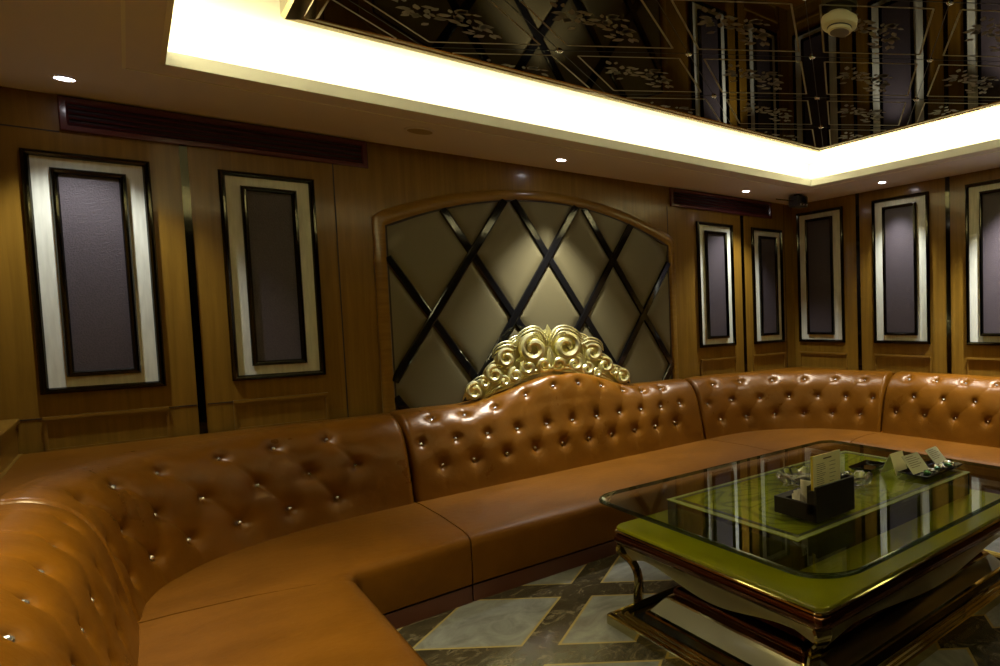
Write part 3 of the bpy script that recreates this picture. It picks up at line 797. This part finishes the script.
# ------------------------------------------------------------------ coffee table
TX0, TX1, TY0, TY1 = -3.555, -1.845, -3.555, -2.125     # slab
tcx, tcy = (TX0+TX1)/2, (TY0+TY1)/2
tb = thing('coffee_table', (tcx, tcy, 0), 'large glass topped coffee table with lime green deck and gold mouldings', 'table')
def rrect(x0, x1, y0, y1, r, z, n=8):
    pts = []
    rs = r if hasattr(r, '__len__') else (r,)*4
    for (X_, Y_, sx_k, sy_k, a0), q in zip(((x1, y1, -1, -1, 0), (x0, y1, 1, -1, PI/2), (x0, y0, 1, 1, PI), (x1, y0, -1, 1, 1.5*PI)), rs):
        for k in range(n+1):
            a = a0+PI/2*k/n; pts.append((X_+sx_k*q+q*math.cos(a), Y_+sy_k*q+q*math.sin(a), z))
    return pts
def rprof(prof, r=.03, n=8, caps=True):
    return MB().loft([rrect(TX0+i, TX1-i, TY0+i, TY1-i, max(.004, r), z, n) for i, z in prof], caps=caps)
gx0, gx1, gy0, gy1 = -3.622, -1.79, -3.652, -2.028
GR = (.10, .125, .19, .19)
MB().loft([rrect(gx0, gx1, gy0, gy1, GR, z, 14) for z in (.5665, .5835)]).build('glass_top', 'glass', tb)
MB().loft([rrect(gx0-.0015+i, gx1+.0015-i, gy0-.0015+i, gy1+.0015-i, GR, z, 14) for i, z in ((.009, .5655), (.003, .5670), (0, .571), (0, .579), (.003, .583), (.009, .5848))], caps=False).build('glass_rim', 'glass_edge', tb, smooth=True)
# raised box under the glass
bx0, bx1, by0, by1 = -3.364, -1.94, -3.254, -2.325
MB().box(bx0+.004, bx1-.004, by0+.004, by1-.004, .438, .5615).build('raised_box', 'box_side', tb)
MB().box(bx0, bx1, by0, by1, .5615, .5650).build('patterned_top', 'green_top', tb)
def frame_strip(i, w_, z):
    b = MB()
    b.box(bx0+i, bx1-i, by0+i, by0+i+w_, z, z+.0006); b.box(bx0+i, bx1-i, by1-i-w_, by1-i, z, z+.0006)
    b.box(bx0+i, bx0+i+w_, by0+i+w_, by1-i-w_, z, z+.0006); b.box(bx1-i-w_, bx1-i, by0+i+w_, by1-i-w_, z, z+.0006); return b
frame_strip(0, .026, .5651).build('border_line', 'green_line', tb); frame_strip(.032, .020, .5651).build('border_line', 'black_line', tb)
for x in (bx0+.02, bx1-.02):
    for y in (by0+.02, by1-.02): MB().lathe([(.014, 0), (.014, .1225)], (x, y, .438), n=16).build('corner_post', 'gold', tb, smooth=True)
# slab and mouldings
rprof([(.004, .418), (.0, .424), (.0, .434), (.004, .438)], .05).build('green_deck', 'lime', tb)
rprof([(.002, .424), (-.006, .420), (-.008, .414), (-.002, .408), (.006, .408)], .05, caps=False).build('gold_bead', 'gold', tb, smooth=True)
rprof([(.010, .409), (-.002, .404), (-.010, .388), (-.010, .368), (.0, .352), (.016, .346)], .05, caps=False).build('red_bronze_moulding', 'gold_dark', tb, smooth=True)
# ogee apron with a drop in the middle of every side
def apron(axis, sgn):
    b = MB(); rows = []
    lo, hi = (TX0, TX1) if axis == 'x' else (TY0, TY1)
    for k in range(41):
        u = k/40; a = lo+.06+(hi-lo-.12)*u
        v = abs(2*u-1)
        drop = .022+.055*(.5+.5*math.cos(PI*min(1, v/.8)))+.03*max(0, v-.8)/.2
        prof = [(.010, .352), (.012, .342), (.020, .334), (.032, .326-drop*.35), (.044, .318-drop*.7), (.050, .308-drop), (.060, .306-drop)]
        row = []
        for i, z in prof:
            if axis == 'x': row.append((a, (TY0+i) if sgn < 0 else (TY1-i), z))
            else: row.append(((TX0+i) if sgn < 0 else (TX1-i), a, z))
        rows.append(row)
    b.grid(rows); return b
for ax_, sg in (('x', -1), ('x', 1), ('y', -1), ('y', 1)):
    apron(ax_, sg).build('ogee_apron', 'apron_gold', tb, smooth=True)
# cabriole legs at the corners
for sx_c, sy_c, X, Y in ((1, 1, TX0, TY0), (1, -1, TX0, TY1), (-1, 1, TX1, TY0), (-1, -1, TX1, TY1)):
    cl, _ = catmull([(.012, .350), (.0, .325), (.020, .292), (.058, .258), (.085, .212), (.094, .160), (.090, .105), (.088, .054)], 36)
    dg = Vector((sx_c*.45, sy_c, 0)).normalized(); sd_ = Vector((-dg.y, dg.x, 0))
    rows = []
    for i in range(36):
        c_ = Vector((X+sx_c*.025, Y+sy_c*.02, 0))+dg*(cl[i, 0]*1.1)+Vector((0, 0, cl[i, 1]))
        j0, j1 = max(0, i-1), min(35, i+1)
        tg2 = Vector((cl[j1, 0]-cl[j0, 0], cl[j1, 1]-cl[j0, 1])).normalized()
        nv = dg*tg2.y*-1+Vector((0, 0, tg2.x))
        hw = .040-.016*math.sin(PI*min(1, i/30)); th = .010
        rows.append([c_+sd_*hw-nv*0, c_+sd_*hw*.8+nv*th, c_+nv*th*1.35, c_-sd_*hw*.8+nv*th, c_-sd_*hw, c_-sd_*hw*.8-nv*th, c_-nv*th, c_+sd_*hw*.8-nv*th])
    MB().loft(rows).build('leg', 'gold', tb, smooth=True, angle=50)
# central body and stepped plinth
PX0, PX1, PY0, PY1 = -3.668, -1.73, -3.578, -2.225
def pprof(prof, r=.012, n=4, caps=False):
    return MB().loft([rrect(PX0+i, PX1-i, PY0+i, PY1-i, r, z, n) for i, z in prof], caps=caps)
pprof([(.36, .40), (.36, .33), (.31, .26), (.285, .20), (.275, .172)]).build('body', 'gold_dark', tb)
pprof([(.262, .176), (.244, .172), (.230, .158), (.228, .142), (.236, .130), (.25, .126)], .02).build('red_bronze_roll', 'gold_dark', tb, smooth=True)
pprof([(.25, .129), (.212, .126), (.206, .120)]).build('gold_fillet', 'gold', tb)
pprof([(.208, .121), (.190, .106), (.160, .072), (.148, .058)], .02).build('champagne_band', 'gold_cream', tb, smooth=True)
pprof([(.150, .060), (.136, .056), (.132, .048), (.132, .028)]).build('gold_fillet', 'gold', tb)
pprof([(.134, .030), (.085, .030)]).build('dark_channel', 'black_gloss', tb)
pr = [(.088, .026), (.084, .044)]
for k in range(3):
    a = .080-.026*k
    pr += [(a-.002, .052), (a-.010, .056), (a-.018, .052), (a-.022, .045)]
pr += [(.004, .050), (.0, .046), (.0, .004), (.004, 0)]
pprof(pr).build('stepped_plinth', 'gold', tb)

# ------------------------------------------------------------------ things on the table
TZ = .5850
tx = thing('tissue_box', (-3.065, -3.08, TZ), 'black tissue box with a raised card holder on the glass table', 'tissue box')
x0, x1, y0, y1 = -3.197, -2.932, -3.205, -2.945
b = MB(); b.box(x0, x1, y0, y0+.014, TZ, TZ+.075); b.box(x0, x1, y1-.014, y1, TZ, TZ+.075)
b.box(x0, x0+.014, y0+.014, y1-.014, TZ, TZ+.075); b.box(x1-.014, x1, y0+.014, y1-.014, TZ, TZ+.075); b.box(x0+.014, x1-.014, y0+.014, y1-.014, TZ, TZ+.03)
b.build('tray', 'black_matte', tx)
MB().box(x0+.014, x1-.014, y0+.205, y1-.014, TZ+.062, TZ+.074).build('lid', 'black_matte', tx)
b = MB(); hz_ = .155
b.box(x0, x1, y0-.002, y0+.010, TZ, TZ+hz_, .002); b.box(x0, x1, y0+.042, y0+.054, TZ+.03, TZ+hz_, .002); b.box(x1-.012, x1, y0+.010, y0+.042, TZ+.03, TZ+hz_); b.box(x0, x0+.012, y0+.010, y0+.042, TZ+.03, TZ+hz_-.02)
b.build('card_holder', 'black_matte', tx)
# tissues
ts = thing('tissue', (-3.14, -3.062, TZ+.03), 'crumpled white tissue pulled out of the black box', 'tissue')
rows = []
for i in range(19):
    u = i/18; row = []
    for j in range(19):
        v = j/18; a = 2*PI*v
        rr = .036*(1+.30*math.sin(5*a+6*u)+.26*math.sin(9*a-13*u))*math.sin(PI*(.16+.70*u))
        row.append((-3.140+rr*math.cos(a), -3.062+rr*math.sin(a)*.9, TZ+.032+.080*u+.016*math.sin(4*a+7*u)*math.sin(PI*u)))
    rows.append(row)
o = MB().grid(rows).build('crumple', 'paper', ts, smooth=True, angle=30); o.modifiers.new('thickness', 'SOLIDIFY').thickness = .0012
rows = []
for i in range(9):
    u = i/8
    rows.append([(-3.150+.090*u*(.30+.70*v)+.004*math.sin(8*v), -3.085-.012*math.sin(5*u)+.02*v, TZ+.065+.095*v-.030*u*v) for v in [j/8 for j in range(9)]])
o = MB().grid(rows).build('folded_sheet', 'paper', ts, smooth=True); o.modifiers.new('thickness', 'SOLIDIFY').thickness = .0012
# price card in the holder
cd = thing('menu_card', (-3.06, -3.177, TZ+.035), 'upright cream and yellow card standing in the black holder', 'card')
MB().box(-3.180, -3.000, -3.180, -3.176, TZ+.035, TZ+.285).build('card_sheet', 'card', cd)
MB().box(-3.184, -3.004, -3.1755, -3.1665, TZ+.035, TZ+.283).build('backing_sheet', 'card_edge', cd)
b = MB(); rnd = random.Random(5)
b.box(-3.115, -3.060, -3.1806, -3.1801, TZ+.262, TZ+.268)
for k in range(13):
    z = TZ+.244-.0088*k
    b.box(-3.160, -3.160+rnd.uniform(.035, .06), -3.1806, -3.1801, z, z+.0018); 
    if k % 2 == 0: b.box(-3.075, -3.075+rnd.uniform(.03, .045), -3.1806, -3.1801, z, z+.0018)
b.build('printed_lines', 'ink', cd)
# crystal ashtrays
def ashtray(x, y, r, label):
    t = thing('ashtray', (x, y, TZ), label, 'ashtray', 'cut glass ashtrays')
    n = 28; rings = []
    for q, h in ((.70, 0.), (.86, .006), (1.0, .036), (.98, .050), (.82, .046), (.62, .018), (.55, .012)):
        rings.append([(x+r*q*(1+.10*(k % 2)*(1 if h > .003 else 0))*math.cos(2*PI*k/n), y+r*q*(1+.10*(k % 2)*(1 if h > .003 else 0))*math.sin(2*PI*k/n), TZ+h-(.016 if (k % 4 == 0 and .03 < h) else 0)) for k in range(n)])
    MB().loft(rings).build('bowl', 'crystal', t)
    for a in (0.3, 2.4, 4.5):
        MB().lathe([(.010, 0), (.012, .006), (.006, .014)], (x+r*.28*math.cos(a), y+r*.28*math.sin(a), TZ+.013), n=8).build('facet', 'crystal', t)
ashtray(-2.725, -2.665, .125, 'cut glass ashtray left of the upright card')
ashtray(-2.585, -2.940, .080, 'cut glass ashtray right of the upright card')
# trays with folded cards
def tray(cx_, cy_, a, hx, hy, label):
    t = thing('tray', (cx_, cy_, TZ), label, 'tray', 'small black trays')
    ca, sa = math.cos(a), math.sin(a)
    def q(u, v, z): return (cx_+u*ca-v*sa, cy_+u*sa+v*ca, TZ+z)
    MB().loft([[q(-hx*s_, -hy*s_, z), q(hx*s_, -hy*s_, z), q(hx*s_, hy*s_, z), q(-hx*s_, hy*s_, z)] for s_, z in ((.85, 0), (1, .014), (1.03, .020), (.97, .020), (.82, .006))]).build('dish', 'black_gloss', t)
    return q
tray(-2.285, -2.79, .1, .095, .075, 'small black tray behind the tent card')
q2 = tray(-2.115, -3.105, 0., .195, .095, 'small black tray holding green wrapped items under the leaning cards')
def leaning(name, base, dirv, width, height, lean, mat, label, thick=.003, lines=True):
    bx_, by_ = base; d = Vector((math.cos(dirv), math.sin(dirv), 0)); n = Vector((-d.y, d.x, 0))
    t = thing(name, (bx_, by_, TZ), label, 'card')
    up = (Vector((0, 0, 1))*math.cos(lean)+n*math.sin(lean)); o_ = Vector((bx_, by_, TZ+.022)); nn = d.cross(up)
    def pt(u, v, k): return o_+d*u+up*v+nn*k
    MB().loft([[pt(0, 0, k), pt(width, 0, k), pt(width, height, k), pt(0, height, k)] for k in (0, thick)]).build('card_face', mat, t)
    if lines:
        b = MB()
        for k in range(6):
            z = height*(.86-.11*k); w2 = width*(.5+.3*((k*37) % 5)/5)
            b.loft([[pt(width*.12, z, k2), pt(width*.12+w2, z, k2), pt(width*.12+w2, z+.003, k2), pt(width*.12, z+.003, k2)] for k2 in (thick+.0002, thick+.0007)])
            
        b.build('printed_lines', 'ink', t)
    return t, pt
leaning('leaning_card', (-2.325, -3.125), -.03, .150, .118, .75, 'pale_card', 'pale green card leaning in the middle of the tray')
leaning('leaning_card', (-2.065, -3.105), .08, .135, .105, .75, 'pale_card', 'small pale green card leaning at the right end of the tray')
tt = thing('tent_card', (-2.265, -2.965, TZ), 'yellowish folded tent card standing left of the leaning cards', 'card')
A_ = Vector((-2.335, -2.965, TZ)); d_ = Vector((.15, 0, 0)); n_ = Vector((.0, 1., 0))
def tent(s_): return [A_+n_*(.055*s_)-Vector((0, 0, 0)), A_+d_*.72+n_*(.055*s_), A_+d_*.90+Vector((0, 0, .112)), A_+d_*.10+Vector((0, 0, .112))]
for s_, mt in ((1, 'pale_card'), (-1, 'card')):
    f_ = tent(s_); nn = (f_[1]-f_[0]).cross(f_[3]-f_[0]).normalized()*.003
    MB().loft([f_, [p+nn for p in f_]]).build('leaf', mt, tt)
M['wrap'] = pm('green_foil', (.05, .16, .06), .2, .5)
M['wrap2'] = pm('silver_foil', (.5, .52, .5), .2, .9)
rnd = random.Random(11)
spots = [(-.125, -.052), (-.075, -.045), (-.02, -.050), (.035, -.045), (.09, -.050), (.14, -.02)]
desc = ['leftmost', 'second from left', 'third from left', 'third from right', 'second from right', 'rightmost']
for k, (u, v) in enumerate(spots):
    p = q2(u, v, 0)
    t = thing('foil_sweet', (p[0], p[1], TZ+.008), '%s of the small foil wrapped items on the black tray' % desc[k], 'sweet', 'foil wrapped items on the tray')
    an = rnd.uniform(0, PI); d = Vector((math.cos(an), math.sin(an), 0)); c0 = Vector((p[0], p[1], TZ+.022))
    MB().tube([c0+d*s_ for s_ in (-.026, -.018, -.006, .006, .018, .026)], [.004, .012, .014, .014, .012, .004], 8).build('wrapped_body', 'wrap' if k % 2 == 0 else 'wrap2', t, smooth=True)
    for sg in (1, -1): MB().tube([c0+d*(sg*s_) for s_ in (.025, .032, .042)], [.003, .007, .011], 6).build('twist_end', 'wrap2', t)

# ------------------------------------------------------------------ cove LED lights (hidden in the trough behind the lip)
def area(x, y, sx_a, sy_a, power):
    l = bpy.data.lights.new('cove_led', 'AREA'); l.shape = 'RECTANGLE'; l.size = sx_a; l.size_y = sy_a; l.energy = power
    l.color = (1.0, .90, .50)
    o = bpy.data.objects.new('cove_led', l); COL.objects.link(o); o.location = (x, y, ZC+.055)
    o.rotation_euler = (PI, 0, 0)
LP = 4.1
area((OX0+OX1)/2, OY1+.16, OX1-OX0+.3, .06, LP*4.4)
area((OX0+OX1)/2, OY0-.16, OX1-OX0+.3, .06, LP*4.0)
area(OX0-.16, (OY0+OY1)/2, .06, OY1-OY0, LP*4.1)
area(OX1+.16, (OY0+OY1)/2, .06, OY1-OY0, LP*4.1)

# ------------------------------------------------------------------ world, camera, view
wd = bpy.data.worlds.new('room_world'); S.world = wd; wd.use_nodes = True
wd.node_tree.nodes['Background'].inputs[0].default_value = (0, 0, 0, 1)
cam = bpy.data.cameras.new('camera'); co = bpy.data.objects.new('camera', cam); COL.objects.link(co)
Rm = Matrix.Rotation(math.radians(-46.6993600), 4, 'Z') @ Matrix.Rotation(math.radians(86.96673346), 4, 'X') @ Matrix.Rotation(math.radians(-1.34577859), 4, 'Z')
co.matrix_world = Matrix.Translation((-5.19376561, -5.04241054, 1.5)) @ Rm
cam.sensor_fit = 'HORIZONTAL'; cam.sensor_width = 36.; cam.lens = 636.65036*36/1000
cam.shift_x = (500-804.6958)/1000; cam.shift_y = (345.79086-333)/1000
cam.clip_start = .02
S.camera = co
S.view_settings.view_transform = 'Standard'; S.view_settings.look = 'None'
S.view_settings.gamma = 1.; S.view_settings.use_curve_mapping = False
S.view_settings.exposure = 0.
cy = S.cycles
cy.use_denoising = True
cy.max_bounces = 10; cy.diffuse_bounces = 5; cy.glossy_bounces = 5; cy.transmission_bounces = 8; cy.transparent_max_bounces = 8
cy.sample_clamp_indirect = 6.0; cy.caustics_reflective = False; cy.caustics_refractive = False; cy.blur_glossy = .5
